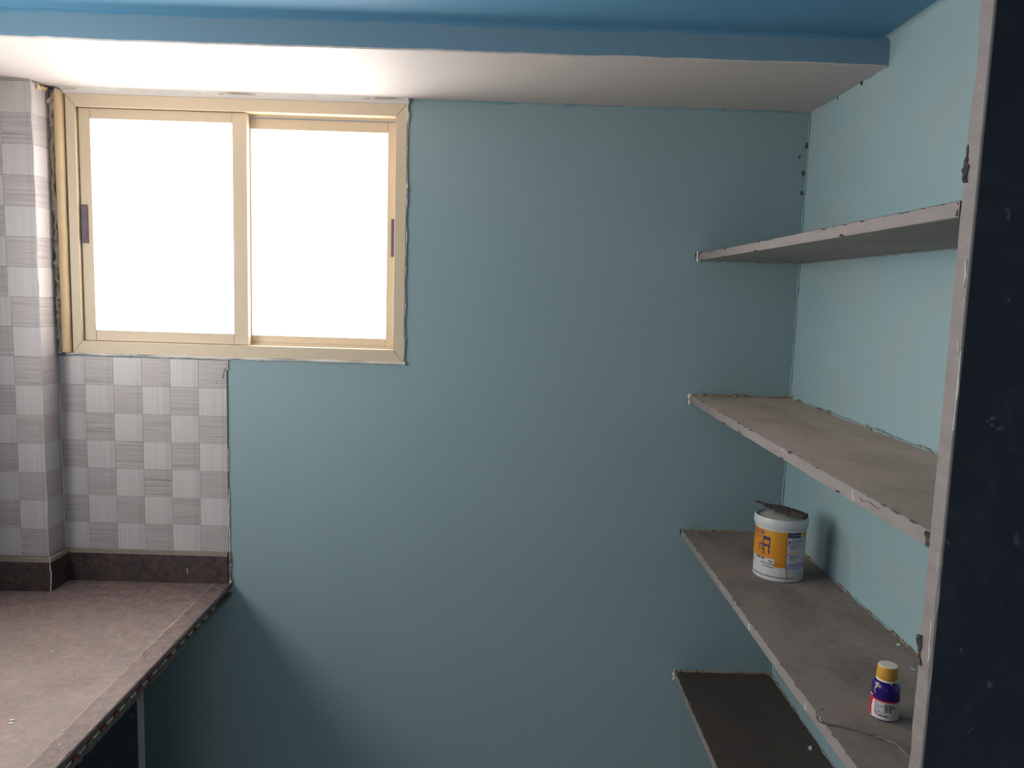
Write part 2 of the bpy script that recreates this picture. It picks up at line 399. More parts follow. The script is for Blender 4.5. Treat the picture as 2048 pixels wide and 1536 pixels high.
# tiles under the window
colx = [(-1.1875, -1.1225)] + [(-1.1225 + T*k, -1.1225 + T*(k+1)) for k in range(5)]
for r in range(7):
    z0 = zb - .003 + T * r; z1 = z0 + T
    z1 = min(z1, WZ0 - .003)
    for c, (x0, x1) in enumerate(colx):
        striped = ((6 - r) + c) % 2 == 1
        tile(x1 - x0, z1 - z0, striped, wall_back, ((x0 + x1)/2, -.0045 - random.uniform(0, .0005), (z0 + z1)/2))
bead('tile_edge_grout', (-.7435, -.002, zb - .08), (-.7435, -.002, WZ0 - .004), .0022, m_putty, wall_back, .5, .01, .0008, seed=35, gate=(14, -.4))
for i, (x, z, l) in enumerate(((-.755, H - .25, .02), (-.752, H - .235, .012), (-.775, H - .268, .008), (-1.0, H - .205, .01))):
    bead('brown_smear', (x, -.0052, z), (x + .003, -.0052, z + l), .0013, m_tandirt if i != 2 else m_flake, wall_back, .5, .004, .0005, seed=40 + i)

# ------------------------------------------------------------------ window
win = tag(empty('window_1', (0, 0, 0)), 'cream framed sliding window with two frosted panes', 'window', kind='structure')
FI = (-1.126, -.303, H - .1625, H + .4395)     # inner opening of the outer frame
fy0, fy1 = -.006, .055
g = .0004
x0, x1, z0, z1 = WX0, WX1, WZ0, WZ1; a0, a1, c0, c1 = FI
for nm, poly in (('frame_head', [(x0+g, z1), (x1-g, z1), (a1-g, c1), (a0+g, c1)]), ('frame_sill', [(x0+g, z0), (a0+g, c0), (a1-g, c0), (x1-g, z0)]),
                 ('frame_jamb', [(x0, z0+g), (x0, z1-g), (a0, c1-g), (a0, c0+g)]), ('frame_jamb', [(x1, z0+g), (a1, c0+g), (a1, c1-g), (x1, z1-g)])):
    b = MB(); b.prism(poly, fy0, fy1); o = b.build(nm, m_frame, win)
    bv = o.modifiers.new('bevel', 'BEVEL'); bv.width = .0008; bv.segments = 2; bv.limit_method = 'ANGLE'
b = MB()                                        # guide rails standing in the frame, between the sashes
b.box(a0, a1, .030, .032, c1 - .006, c1 + .001); b.box(a0, a1, .030, .032, c0 - .001, c0 + .006)
b.build('guide_rail', m_frame, win)
b = MB(); b.box(x0 + .01, x1 - .01, fy0 + .003, fy1 - .005, z0 + .008, z0 + .009); b.build('frame_core', m_gap, win)
def sash(nm, X0, X1, Z0, Z1, gx0, gx1, gz0, gz1, y0, y1, label=None):
    s = empty(nm, (0, 0, 0), parent=win)
    for pn, bx in (('stile', (X0, gx0, Z0, Z1)), ('stile', (gx1, X1, Z0, Z1)), ('rail', (gx0 + g, gx1 - g, gz1, Z1)), ('rail', (gx0 + g, gx1 - g, Z0, gz0))):
        b = MB(); b.box(bx[0], bx[1], y0, y1, bx[2], bx[3]); o = b.build(pn, m_frame, s)
        bv = o.modifiers.new('bevel', 'BEVEL'); bv.width = .001; bv.segments = 2
    b = MB(); b.box(gx0 - .003, gx1 + .003, (y0+y1)/2 - .0025, (y0+y1)/2 + .0025, gz0 - .003, gz1 + .003)
    b.build('glass_pane', m_pane, s)
    return s
s1 = sash('sash', a0 + .0015, -.690, c0 + .001, c1 - .0012, -1.094, -.7275, H - .133, H + .412, .006, .028)
s2 = sash('sash', -.725, a1 - .0008, c0 + .003, H + .4315, -.688, -.3285, H - .136, H + .4045, .034, .052)
def latch(X0, X1, Z0, Z1, y, parent):
    b = MB(); b.box(X0, X1, y - .004, y + .002, Z0, Z1)
    b.box(X0 + .004, X1 - .003, y - .0055, y - .003, Z0 + .012, Z0 + (Z1 - Z0) * .42)
    o = b.build('latch', m_handle, parent); bv = o.modifiers.new('bevel', 'BEVEL'); bv.width = .0007; bv.segments = 2
    tag(o, 'dark brown latch')
latch(-1.1225, -1.1065, H + .094, H + .193, .006, s1)
latch(-.3165, -.3045, H + .084, H + .183, .034, s2)
# second window of the same kind in the left wall, just outside the frame
win2 = tag(empty('window_2', (XL, 0, 0)), 'cream framed sliding window in the tiled wall over the counter', 'window', kind='structure')
for nm, bx in (('frame_head', (VY0, VY1, VZ1 - .03, VZ1)), ('frame_sill', (VY0, VY1, VZ0, VZ0 + .03)), ('frame_jamb', (VY0, VY0 + .03, VZ0 + .03, VZ1 - .03)), ('frame_jamb', (VY1 - .03, VY1, VZ0 + .03, VZ1 - .03))):
    b = MB(); b.box(-.055, .005, *bx); b.build(nm, m_frame, win2)
VM = (VY0 + VY1) / 2
for k, (p0, p1, xo) in enumerate(((VY0 + .03, VM + .02, -.045), (VM - .02, VY1 - .03, -.022))):
    sh = empty('sash', (0, 0, 0), parent=win2)
    for nm, bx in (('stile', (p0, p0 + .036, VZ0 + .03, VZ1 - .03)), ('stile', (p1 - .036, p1, VZ0 + .03, VZ1 - .03)),
                   ('rail', (p0 + .036, p1 - .036, VZ0 + .03, VZ0 + .056)), ('rail', (p0 + .036, p1 - .036, VZ1 - .056, VZ1 - .03))):
        b = MB(); b.box(xo, xo + .02, *bx); b.build(nm, m_frame, sh)
    b = MB(); b.box(xo + .008, xo + .012, p0 + .033, p1 - .033, VZ0 + .053, VZ1 - .053); b.build('glass_pane', m_pane, sh)
# tan strip and ragged cement between pillar and frame
b = MB(); pts = [(-1.166 + .0004*fn(i*.3), -.006, WZ0 + .002 + (.668) * i / 40) for i in range(41)]
b.tube(pts, [.0125 + .0002*fn(i*.6, 3) for i in range(41)], 12)
b.build('edge_strip', m_pipe, win, smooth=True)
bead('cement_joint', (-1.183, -.008, WZ0), (-1.183, -.008, WZ1 + .005), .006, m_cement, win, .6, .008, .0025, seed=50)
bead('cement_joint', (-1.183, -.012, WZ1 - .03), (-1.165, -.012, WZ1 + .008), .009, m_cement, win, .6, .008, .0025, seed=52)
# white putty run round the frame
bead('putty_bead', (WX1 + .0012, -.003, WZ0 - .002), (WX1 + .0012, -.003, WZ1 + .003), .0022, m_putty, win, .5, .008, .0008, seed=53)
bead('putty_bead', (WX0 - .02, -.004, WZ0 - .0025), (WX1 + .003, -.004, WZ0 - .0025), .0032, m_putty, win, .3, .012, .0008, seed=54)
b = MB(); n = 160; vs = []                     # uneven mortar strip between the frame head and the soffit
for i in range(n + 1):
    x = -1.17 + (WX1 + .004 + 1.17) * i / n; d = .004 + .004 * (fn(x * 8, 5) + .5 * fn(x * 40, 6))
    vs += [(x, .0, WZ1 - .002), (x, -.007, WZ1 + .0005), (x, -.009 - d*.4, WZ1 + .006), (x, -.012 - d, ZS + .001), (x, .0, ZS + .001)]
b.v = vs
for i in range(n):
    for j in range(4): b.f.append((5*i+j, 5*i+5+j, 5*i+6+j, 5*i+1+j)); b.m.append(0)
b.build('mortar_strip', m_putty, win)
bead('mortar_lip', (-1.15, -.012, ZS - .003), (WX1, -.012, ZS - .003), .0018, m_cement, win, .5, .01, .0012, seed=56, gate=(5, -.1))
b = MB()                                        # white smeared putty at the frame's top right corner
for k in range(4): b.tube([(WX1 - .012 + k*.005, -.006, WZ1 + .003), (WX1 - .008 + k*.005, -.007, WZ1 + .009), (WX1 - .012 + k*.0055, -.006, ZS - .001)], .0018, 5, 0, .3)
b.build('putty_smear', m_putty, win)

# ------------------------------------------------------------------ granite counter
CT = H - .818; CX = -.737
counter = tag(empty('counter', (-1.05, -1.0, CT)), 'dusty brown granite counter in front of the tiled pillar', 'counter')
cl = counter.location
def cb(bm, name, mats, **k):
    o = bm.build(name, mats, None, **k); o.parent = counter; o.location = (-cl[0], -cl[1], -cl[2]); return o
YC = -2.0
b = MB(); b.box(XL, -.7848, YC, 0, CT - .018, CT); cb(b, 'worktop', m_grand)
b = MB(); n = 200; vs = []                       # front strip with a slightly chipped top arris
for i in range(n + 1):
    y = YC * i / n; q = .0014 + .0012 * max(0, fn(y * 30)) + .0015 * max(0, fn(y * 90, 2))
    vs += [(-.7832, y, CT - .016), (-.7832, y, CT + .0006), (CX - q, y, CT + .0006), (CX, y, CT - q), (CX - .0005, y, CT - .011), (CX - .003, y, CT - .016)]
b.v = vs
for i in range(n):
    for j, mi in ((0, 1), (1, 0), (2, 0), (3, 1), (4, 1), (5, 1)): b.f.append((6*i+j, 6*i+6+j, 6*i+6+(j+1) % 6, 6*i+(j+1) % 6)); b.m.append(mi)
b.add([], []); b.f.append((0, 1, 2, 3, 4, 5)); b.m.append(1)
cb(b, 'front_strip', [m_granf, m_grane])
b = MB(); b.box(-.7855, -.7825, YC, 0, CT - .01, CT + .0003); cb(b, 'joint_line', m_dust)
for o in bead('joint_dust', (-.784, -.02, CT), (-.784, -1.2, CT), .0016, m_dust, None, .5, .01, .0006, seed=60): o.parent = counter; o.location = (-cl[0], -cl[1], -cl[2])
b = MB(); b.box(CX - .05, CX - .006, YC, 0, CT - .026, CT - .016); cb(b, 'inlay_bed', m_grane)
b = MB(); n = 160; vs = []                       # rough lower course
for i in range(n + 1):
    y = YC * i / n; q = .0025 * abs(fn(y * 40, 4))
    vs += [(-.80, y, CT - .040), (-.80, y, CT - .026), (CX - q, y, CT - .025), (CX - .001 - q, y, CT - .038 + q)]
b.v = vs
for i in range(n):
    for j in range(4): b.f.append((4*i+j, 4*i+4+j, 4*i+4+(j+1) % 4, 4*i+(j+1) % 4)); b.m.append(0)
b.add([], []); b.f.append((0, 1, 2, 3)); b.m.append(0)
cb(b, 'lower_course', m_grane)
y = -.125; k = 0
while y > -1.3:
    b = MB(); L = .019 + random.uniform(-.003, .003); z = CT - .0185 + random.uniform(-.0006, .0006)
    b.add([(CX - .008, y, z), (CX - .008, y - L, z), (CX - .008, y - L, z - .0045), (CX - .008, y, z - .0045),
           (CX - .002, y, z + .0008), (CX - .002, y - L, z - .0008), (CX - .002, y - L - .001, z - .0052), (CX - .002, y - .001, z - .0038)],
          [(0, 3, 2, 1), (4, 5, 6, 7), (0, 1, 5, 4), (1, 2, 6, 5), (2, 3, 7, 6), (3, 0, 4, 7)])
    cb(b, 'inlay', m_tread1)
    if y < -.36:
        b = MB(); b.box(CX - .008, CX - .0025, y - .040, y - L - .004, CT - .0245, CT - .0205)
        cb(b, 'inlay', m_tread2 if k % 3 else m_tread3)
    y -= .0485; k += 1
# upstand round the pillar foot and under the tiles
def upstand(nm, ax0, ax1, ay0, ay1, side=False):
    b = MB(); b.box(ax0, ax1, ay0, ay1, CT, CT + .078); o = cb(b, nm, m_gran)
    b = MB(); b.box(ax0, ax1, ay0, ay1, CT + .078, CT + .0885); o2 = cb(b, 'dusty_top_edge', m_dusttop)
upstand('upstand', PX + .012, -.746, -.014, 0)
upstand('upstand', XL, PX + .0005, PY - .014, PY)
upstand('upstand', PX + .0007, PX + .013, PY - .0135, 0)
for o in bead('upstand_joint', (PX + .0125, PY - .0145, CT), (PX + .0125, PY - .0145, CT + .088), .0014, m_putty, None, .6, .006, .0008, seed=61): o.parent = counter; o.location = (-cl[0], -cl[1], -cl[2])
for o in bead('upstand_joint', (XL, PY - .008, CT + .089), (PX, PY - .008, CT + .089), .0018, m_tandirt, None, .6, .008, .001, seed=62, gate=(20, -.2)): o.parent = counter; o.location = (-cl[0], -cl[1], -cl[2])
b = MB(); b.tube([(-.855, -.0150, CT + .042), (-.8535, -.0150, CT + .028)], .0011, 5); cb(b, 'white_scratch', m_flake)
for o in bead('wall_end_mortar', (CX - .006, -.005, CT - .045), (CX - .006, -.004, CT + .088), .004, m_cement, None, .6, .006, .002, seed=63): o.parent = counter; o.location = (-cl[0], -cl[1], -cl[2])
# supports
sup = tag(empty('counter_support', (-1.05, -.505, 0)), 'upright black stone slab holding up the granite counter', 'support')
b = MB(); b.box(XL + 1.05, -.760 + 1.05, -.013, .012, 0, CT - .041); b.build('slab', m_black, sup)
b = MB(); b.box(-.7598 + 1.05, -.7572 + 1.05, -.013, .012, 0, CT - .041); b.build('sawn_edge', m_cut, sup)
# crumbs scattered on the counter
b = MB()
spots = [(-1.027, -.408), (-.981, -.438), (-.983, -.442), (-.958, -.391), (-.92, -.416), (-.878, -.351), (-.94, -.201), (-1.051, -.482), (-.993, -.501), (-.843, -.5), (-.814, -.472), (-.76, -.458), (-.754, -.45), (-.745, -.434), (-.768, -.789), (-.833, -.551), (-.786, -.745), (-.786, -.771), (-1.023, -.376), (-1.015, -.471), (-.812, -.118), (-.87, -.54), (-.868, -.545)]
spots += [(random.uniform(-1.2, -.75), random.uniform(-1.1, -.25)) for _ in range(70)]
for i, (x, y) in enumerate(spots):
    r = random.uniform(.0012, .0022) if i < 23 else random.uniform(.0004, .0011)
    b.tube([(x - r, y, CT + r*.5), (x, y + r*.4, CT + r*.8), (x + r, y, CT + r*.5)], [r*.5, r*.8, r*.4], 5, 0, .4)
tag(b.build('plaster_crumbs', m_putty), 'small white plaster crumbs scattered over the granite counter', 'crumbs', kind='stuff')
for i, (x, y, a) in enumerate(((-.899, -.713, .3), (-.893, -.724, .1))):
    b = MB(); b.lathe([(.0036, 0), (.0044, .0006), (.0040, .0012), (.002, .0016)], 14)
    o = b.build('plaster_chip', m_putty, None, True, (x, y, CT + .0002)); o.scale = (1, .6, 1); o.rotation_euler = (0, 0, a)
    tag(o, ('farther' if i == 0 else 'nearer') + ' of two white oval plaster chips on the granite counter', 'chip', 'oval plaster chips on the counter')

# ------------------------------------------------------------------ right side: upright partition and stone shelves
SX, SY = .497, -1.2135
part = tag(empty('partition_slab', (.63, SY - .013, 0)), 'tall upright black stone slab with grey sawn edge, holding the shelf ends', 'partition')
px, py = -.63, -(SY - .013)
b = MB(); b.box(SX + .003 + px, XR + px, SY - .026 + py, SY + py, 0, ZC - .001); b.build('slab', m_black, part)
b = MB(); n = 420; vs = []
for i in range(n + 1):
    z = (ZC - .002) * i / n
    q1 = .0008 + .0016 * max(0, fn(z * 24)) ** 2; q2 = .0006 + .0035 * max(0, fn(z * 17, 3) - .35) + .0006 * abs(fn(z*70, 4))
    vs += [(SX + .003, SY - .026, z), (SX + q1, SY - .026, z), (SX, SY - .026 + q1, z), (SX, SY - q2, z), (SX + q2, SY, z), (SX + .003, SY, z)]
vs = [(x + px, y + py, z) for x, y, z in vs]
b.v = vs
for i in range(n):
    for j in range(5): b.f.append((6*i+j, 6*i+6+j, 6*i+7+j, 6*i+1+j)); b.m.append(2 if j == 1 and fn(vs[6*i][2] * 5, 8) > .45 else 1 if j == 3 and (fn(vs[6*i][2] * 17, 3) > .5) else 0)
tag(b.build('sawn_edge', [m_cut, m_chip, m_putty], part), 'rough grey sawn front edge')
bead('edge_chip', (SX - .0005 + px, SY - .005 + py, H + .135), (SX - .0005 + px, SY - .002 + py, H + .175), .003, m_chip, part, .6, .004, .001, seed=71)
bead('edge_chip', (SX - .0005 + px, SY - .004 + py, H - .42), (SX - .0005 + px, SY - .001 + py, H - .385), .003, m_chip, part, .6, .004, .001, seed=72)
for z, l in ((H - .06, .02), (H - .30, .02), (H - .41, .05), (H + .02, .03)):
    bead('pale_scratch', (SX - .0003 + px, SY - .022 + py, z), (SX - .0003 + px, SY - .021 + py, z + l), .0009, m_putty, part, .5, .004, .0004, seed=int(z*100))

SL = -SY - .002
def shelf(ztop, thick, mt, mu, label, seed, back_mat, back_r, gate=None, dark_top=False, white_end=True):
    """stone slab let into the back wall; origin at its wall corner"""
    s = tag(empty('stone_shelf', (SX, 0, ztop)), label, 'shelf', 'stone shelves on the right wall')
    b = MB(); n = 420; vs = []; D = XR - SX
    for i in range(n + 1):
        y = -SL * i / n
        a = max(0, fn(y * 26, seed)); c = max(0, fn(y * 60, seed + 1) - .15); e = fn(y * 120, seed + 2)
        qt = .0007 + .0012 * c + (.0022 * a * c); qb = .0008 + .0035 * a * max(0, fn(y * 33, seed + 5)) + .0016 * max(0, e) * a
        w = .0012 * fn(y * 2.2, seed + 6)
        vs += [(D, y, -thick), (qb * 1.3 + w, y, -thick), (w, y, -thick + qb), (w, y, -qt), (qt * 1.4 + w, y, 0), (D, y, 0)]
    b.v = vs
    for i in range(n):
        y = -SL * i / n
        for j in range(5):
            mi = {0: 2, 1: 1, 2: 1, 3: 3 if (dark_top or fn(y * 60, seed + 1) > .3) else 1, 4: 0}[j]
            if j == 1 and fn(y * 33, seed + 5) > .35 and fn(y * 26, seed) > .25: mi = 3
            b.f.append((6*i+j, 6*i+6+j, 6*i+7+j, 6*i+1+j)); b.m.append(mi)
    b.f.append((5, 4, 3, 2, 1, 0)); b.m.append(1); b.f.append(tuple(6*n + j for j in range(6))); b.m.append(3)
    b.build('slab', [mt, m_cut, mu, m_chip], s)
    up = 1 if ztop < H else -1
    zz = .0005 if up > 0 else -thick
    bead('wall_joint', (.004, -.002, zz), (D - .003, -.002, zz), back_r, back_mat, s, .6, .006, .0014, seed=seed + 30)
    bead('wall_joint', (D - .002, -.01, zz), (D - .002, -SL, zz), back_r * .7, m_bluebead, s, .6, .008, .0008, seed=seed + 34)
    if gate: bead('wall_joint', (D - .003, -.006, zz), (D - .003, -SL, zz), back_r * .9, m_tandirt, s, .7, .006, .0016, seed=seed + 38, gate=gate)
    # plaster patch where the slab enters the wall
    bead('plaster_patch', (-.0025, -.0015, -thick - .003), (-.0025, -.0015, .004), .0032 if white_end else .0026, m_putty if white_end else m_bluebead, s, .5, .004, .001, seed=seed + 41)
    bead('dark_gap', (-.0065, -.0005, -thick), (-.0065, -.0005, .003), .0014, m_darkdirt, s, .6, .004, .001, seed=seed + 42)
    # broken end against the partition
    bead('broken_end', (.002, -SL + .003, -thick + .001), (.002, -SL + .003, -.002), .0042, m_chip, s, .5, .004, .001, seed=seed + 43)
    return s
sh1 = shelf(H + .116, .0185, m_sltop, m_slund, 'topmost grey stone shelf, seen from below, on the pale blue wall', 100, m_bluebead, .0022, dark_top=True)
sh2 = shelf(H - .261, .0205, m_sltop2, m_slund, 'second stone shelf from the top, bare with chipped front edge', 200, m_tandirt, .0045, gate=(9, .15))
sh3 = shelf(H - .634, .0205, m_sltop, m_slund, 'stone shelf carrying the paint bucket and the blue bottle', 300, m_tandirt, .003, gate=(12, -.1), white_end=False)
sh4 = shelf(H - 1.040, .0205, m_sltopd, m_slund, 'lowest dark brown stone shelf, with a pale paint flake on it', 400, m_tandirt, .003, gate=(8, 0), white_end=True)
# pale paint dabs and a crack on the edges
def dab(s, y, z0, z1, r=.0012, mat=None, seed=0):
    bead('paint_dab', (-.0004, y, z0), (-.0004, y + .003, z1), r, mat or m_putty, s, .5, .003, .0006, seed=seed)
dab(sh2, -1.012, -.017, -.003, .0016, seed=81); dab(sh2, -.72, -.006, -.003, .0012, seed=82); dab(sh2, -.62, -.015, -.011, seed=83)
dab(sh3, -.607, -.016, -.004, .0012, seed=84); dab(sh3, -.905, -.018, -.006, .0018, seed=85); dab(sh3, -.40, -.014, -.006, .001, seed=86)
b = MB()
pts = [(-.0004, -1.03 - .012*i, -.007 - .0035*fn(i*.8, 3)) for i in range(6)]; b.tube(pts, .0005, 4); b.build('crack', m_chip, sh2)
bead('loose_mortar', (XR - SX - .005, -.015, .003), (XR - SX - .001, -.02, .010), .005, m_tandirt, sh2, .6, .004, .002, seed=87)
bead('loose_mortar', (XR - SX - .004, -.93, .002), (XR - SX - .004, -1.10, .002), .0035, m_putty, sh2, .8, .004, .003, seed=88, gate=(30, 0))
bead('loose_mortar', (XR - SX - .012, -.012, .002), (XR - SX - .003, -.012, .008), .004, m_tandirt, sh4, .6, .004, .002, seed=89)

def flake(x, y, z, r, label, a=0, curl=.3):
    b = MB(); n = 9; vs = [(0, 0, .0008)]
    for i in range(n):
        t = 2*math.pi*i/n; q = r * (1 + .35 * fn(i * 1.3, x*50)); vs.append((q*math.cos(t), q*.75*math.sin(t), .0006 + r * curl * max(0, math.cos(t))))
    k = len(vs); vs += [(vx, vy, vz - .0005) for vx, vy, vz in vs]
    b.add(vs, [(0, 1+i, 1+(i+1) % n) for i in range(n)] + [(k, k+1+(i+1) % n, k+1+i) for i in range(n)] + [(1+i, k+1+i, k+1+(i+1) % n, 1+(i+1) % n) for i in range(n)])
    o = b.build('paint_flake', m_flake, None, False, (x, y, z)); o.rotation_euler = (0, 0, a)
    tag(o, label, 'flake', 'pale paint flakes on the shelves')
flake(.737, -.369, H - 1.040, .0065, 'pale paint flake lying on the lowest dark shelf', 1.2, .6)
flake(.749, -.693, H - .634, .005, 'pale paint flake by the wall, on the shelf with the bottle', .4)
flake(.727, -.789, H - .634, .005, 'pale paint flake beside the partition edge behind the bottle', 2.0, .8)

# ------------------------------------------------------------------ things on shelf three
def wrap(o_mesh, u0, z0, rf, a0):
    """bend a flat mesh (x = arc length, y = height, z = relief) on to a round body of radius rf(z)"""
    for v in o_mesh.vertices:
        z = z0 + v.co.y; r = rf(z) + v.co.z; u = u0 + v.co.x / rf(z); a = a0 + u
        v.co = (r*math.cos(a), r*math.sin(a), z)
def text_on(s, size, u0, z0, rf, a0, mat, parent, name='lettering', relief=.0004, bold=0, sx=1.0):
    cu = bpy.data.curves.new('lettering', 'FONT'); cu.body = s; cu.size = size; cu.offset = bold; cu.resolution_u = 2
    ob = bpy.data.objects.new('lettering', cu); sc.collection.objects.link(ob)
    dg = bpy.context.evaluated_depsgraph_get(); me = bpy.data.meshes.new_from_object(ob.evaluated_get(dg))
    bpy.data.objects.remove(ob); bpy.data.curves.remove(cu)
    for v in me.vertices: v.co.x *= sx; v.co.z = relief
    bm = bmesh.new(); bm.from_mesh(me)
    wdt = max((v.co.x for v in bm.verts), default=0)
    me.clear_geometry(); bm.to_mesh(me); bm.free()
    wrap(me, u0, z0, rf, a0); me.materials.clear(); me.materials.append(mat)
    o = bpy.data.objects.new(name, me); sc.collection.objects.link(o); o.parent = parent
    return o
def patch(poly_rects, rf, a0, mat, parent, name, relief=.0003, seg=24):
    """rectangles (u0,u1,z0,z1) laid on a round body"""
    b = MB()
    for u0, u1, z0, z1 in poly_rects:
        n = max(1, int(seg * (u1 - u0))); m = 3; k = len(b.v)
        for i in range(n + 1):
            u = a0 + u0 + (u1 - u0) * i / n
            for j in range(m + 1):
                z = z0 + (z1 - z0) * j / m; r = rf(z) + relief; b.v.append((r*math.cos(u), r*math.sin(u), z))
        for i in range(n):
            for j in range(m):
                b.f.append((k+i*(m+1)+j, k+(i+1)*(m+1)+j, k+(i+1)*(m+1)+j+1, k+i*(m+1)+j+1)); b.m.append(0)
    return b.build(name, mat, parent, True)

BZ = H - .634 + .0003
bk = tag(empty('paint_bucket', (.645, -.330, BZ)), 'white lidded paint bucket with orange label and chair picture', 'bucket')
A0 = math.atan2(-1.77, -.645)                   # the side turned towards the room
rb = lambda z: .0555 + .0010 * min(1, z / .122)
b = MB(); b.lathe([(.050, .0015), (.0535, 0), (.0555, .002), (.0565, .122), (.0565, .128)], 96); b.build('body', m_bwhite, bk, True)
b = MB(); b.lathe([(.0568, .1195), (.0577, .1195), (.0577, .1225), (.0568, .1225)], 96, cap0=False, cap1=False); b.build('ring', m_bwhite, bk, True)
b = MB(); b.lathe([(.0568, .1255), (.0594, .1250), (.0600, .1270), (.0595, .1405), (.0582, .1440), (.0566, .1440), (.0556, .1410), (.0551, .1370), (.0490, .1370), (.0482, .1395), (.0478, .1398)], 96, cap0=False, cap1=False)
lid = b.build('lid', m_bwhite, bk, True)
b = MB(); b.lathe([(.0480, .1385), (.0482, .1396), (.0476, .1400), (.001, .1402)], 64); b.build('lid_disc', m_lidin, lid, True)
b = MB(); b.tube([(.0601*math.cos(A0+u), .0601*math.sin(A0+u), .1275) for u in [.12 + .02*i for i in range(18)]], [.0008 + .0012*math.sin(math.pi*i/17) for i in range(18)], 6); b.build('lid_tab', m_bwhite, lid, True)
lab = patch([(-2.7, .29, .052, .1165), (-.16, .29, .034, .052)], rb, A0, m_orange, bk, 'label', .0003)
patch([(.30, 1.5, .031, .1035)], rb, A0, m_label, bk, 'info_panel', .0004)
patch([(.30, .90, .1045, .1165)], rb, A0, m_purple, bk, 'header_band', .0004); patch([(.93, 1.6, .1045, .1165)], rb, A0, m_gold, bk, 'header_band', .0004)
patch([(.31, 1.4, .031, .0465)], rb, A0, m_lav, bk, 'footer_band', .0006)
patch([(.285, .300, .031, .103)], rb, A0, m_ink, bk, 'panel_rule', .0006)
patch([(.33, .36, -.0 + .003, .030), (.345, .375, .014, .031)], rb, A0, m_drip, bk, 'paint_drip', .0008)
# chair picture
def arc(rects, mat, nm): return patch(rects, rb, A0, mat, bk, nm, .0007)
arc([(-.68, -.36, .0935, .1015), (-.69, -.645, .080, .1015), (-.40, -.36, .0755, .0935), (-.88, -.40, .0810, .0835), (-.62, -.40, .0785, .0810),
     (-.88, -.845, .066, .0815), (-.735, -.70, .067, .0815), (-.655, -.605, .0595, .0810), (-.425, -.375, .0610, .0790)], m_purple, 'chair_picture')
text_on('TRACTOR', .0135, -1.60, .1035, rb, A0, m_purple, bk, bold=.0003, sx=.88)
text_on('EMULSION', .0078, -1.38, .0955, rb, A0, m_purple, bk, sx=.92)
patch([(-1.30, -.82, .0918, .0924)], rb, A0, m_purple, bk, 'rule')
text_on('BASE  BIG', .0058, -1.02, .0475, rb, A0, m_ink, bk, bold=.0002)
text_on('TEX', .0070, -.42, .0430, rb, A0, m_ink, bk, bold=.0001, sx=.9)
text_on('Net volume when packed', .0036, -.72, .0385, rb, A0, m_ink, bk, bold=.00012)
text_on('Vol. of all tints', .0045, -.66, .0315, rb, A0, m_ink, bk, bold=.0001)
text_on('COLOUR', .0050, -1.45, .0440, rb, A0, m_inkv, bk, sx=.9); text_on('PACK OF 1', .0050, -1.45, .0370, rb, A0, m_ink, bk, sx=.9)
text_on('interior walls, oil colorants, colorants cost extra, can and stir well', .0044, -1.35, .0100, rb, A0, m_ink, bk, bold=.00015, sx=.95)
text_on('INTERIOR EMULSION', .0042, .37, .1090, rb, A0, m_lav, bk, relief=.0006, sx=.75)
text_on('4L', .0055, 1.05, .1085, rb, A0, m_ink, bk, relief=.0006, bold=.0002)
text_on('A', .0110, .335, .0915, rb, A0, m_ink, bk, relief=.0007, bold=.0004, sx=.8)
for i, (u, z, t) in enumerate(((.47, .0985, 'Stir the paint well before use'), (.47, .0950, 'and thin with clean water'), (.47, .0915, 'apply two coats by brush'),
        (.40, .0865, 'Surface should be dry and'), (.40, .0832, 'free from loose paint'), (.40, .0799, 'and any grease'), (.40, .0766, 'or dust'),
        (.40, .0630, 'Store in a cool place'), (.40, .0597, 'and keep out of reach'), (.40, .0564, 'of all children'), (.40, .0531, 'at all times'))):
    text_on(t, .0040, u, z, rb, A0, m_inkv, bk, relief=.0007, bold=.00015, sx=.78)
patch([(.335, .385, .0868, .0892), (.335, .385, .0645, .0669)], rb, A0, m_ink, bk, 'bullet', .0007)
text_on('Keep lid closed', .0046, .36, .0695, rb, A0, m_gold, bk, relief=.0007, bold=.0003, sx=.95)
text_on('Customer care line', .0042, .38, .0405, rb, A0, m_inkv, bk, relief=.0009, bold=.0002, sx=.85)
text_on('paint', .0052, .72, .0345, rb, A0, m_label, bk, relief=.0009, bold=.0003, sx=.9)

# bark on the lid: splintered chunk lying across it
b = MB(); P0, P1 = Vector((.604, -.270, BZ + .1570)), Vector((.683, -.375, BZ + .1525)); n = 30; vs = []
d = (P1 - P0).normalized(); sdv = Vector((-d.y, d.x, 0)).normalized()
for i in range(n + 1):
    t = i / n
    q = P0.lerp(P1, t)
    wa = .0025 + .0075 * min(1, max(0, (t - .16) / .06)) + .0030 * min(1, max(0, (t - .42) / .04)) - .003 * min(1, max(0, (t - .72) / .05))
    wb = .0030 + .0095 * min(1, max(0, (t - .22) / .30)) - .002 * min(1, max(0, (t - .85) / .1))
    la, lb = wa * (1 + .10 * fn(t * 30, 11)), wb * (1 + .12 * fn(t * 26, 12))
    th = .0016 + .0034 * min(1, max(0, (t - .12) / .3))
    tilt = .30
    ring = [(-la, -th * .5), (-la, th * .6), (-la * .4, th * (.9 + .25 * fn(t * 24, 14))), (lb * .4, th * (.8 + .3 * fn(t * 27, 15))), (lb, th * .4), (lb * .9, -th * (1.1 + .4 * fn(t * 30, 16))), (0, -th)]
    for s_, h_ in ring: vs.append(tuple(q + sdv * (s_ * math.cos(tilt)) + Vector((0, 0, h_ + s_ * math.sin(tilt)))))
b.v = vs; k = 7
for i in range(n):
    for j in range(k): b.f.append((k*i+j, k*i+(j+1) % k, k*(i+1)+(j+1) % k, k*(i+1)+j)); b.m.append(0)
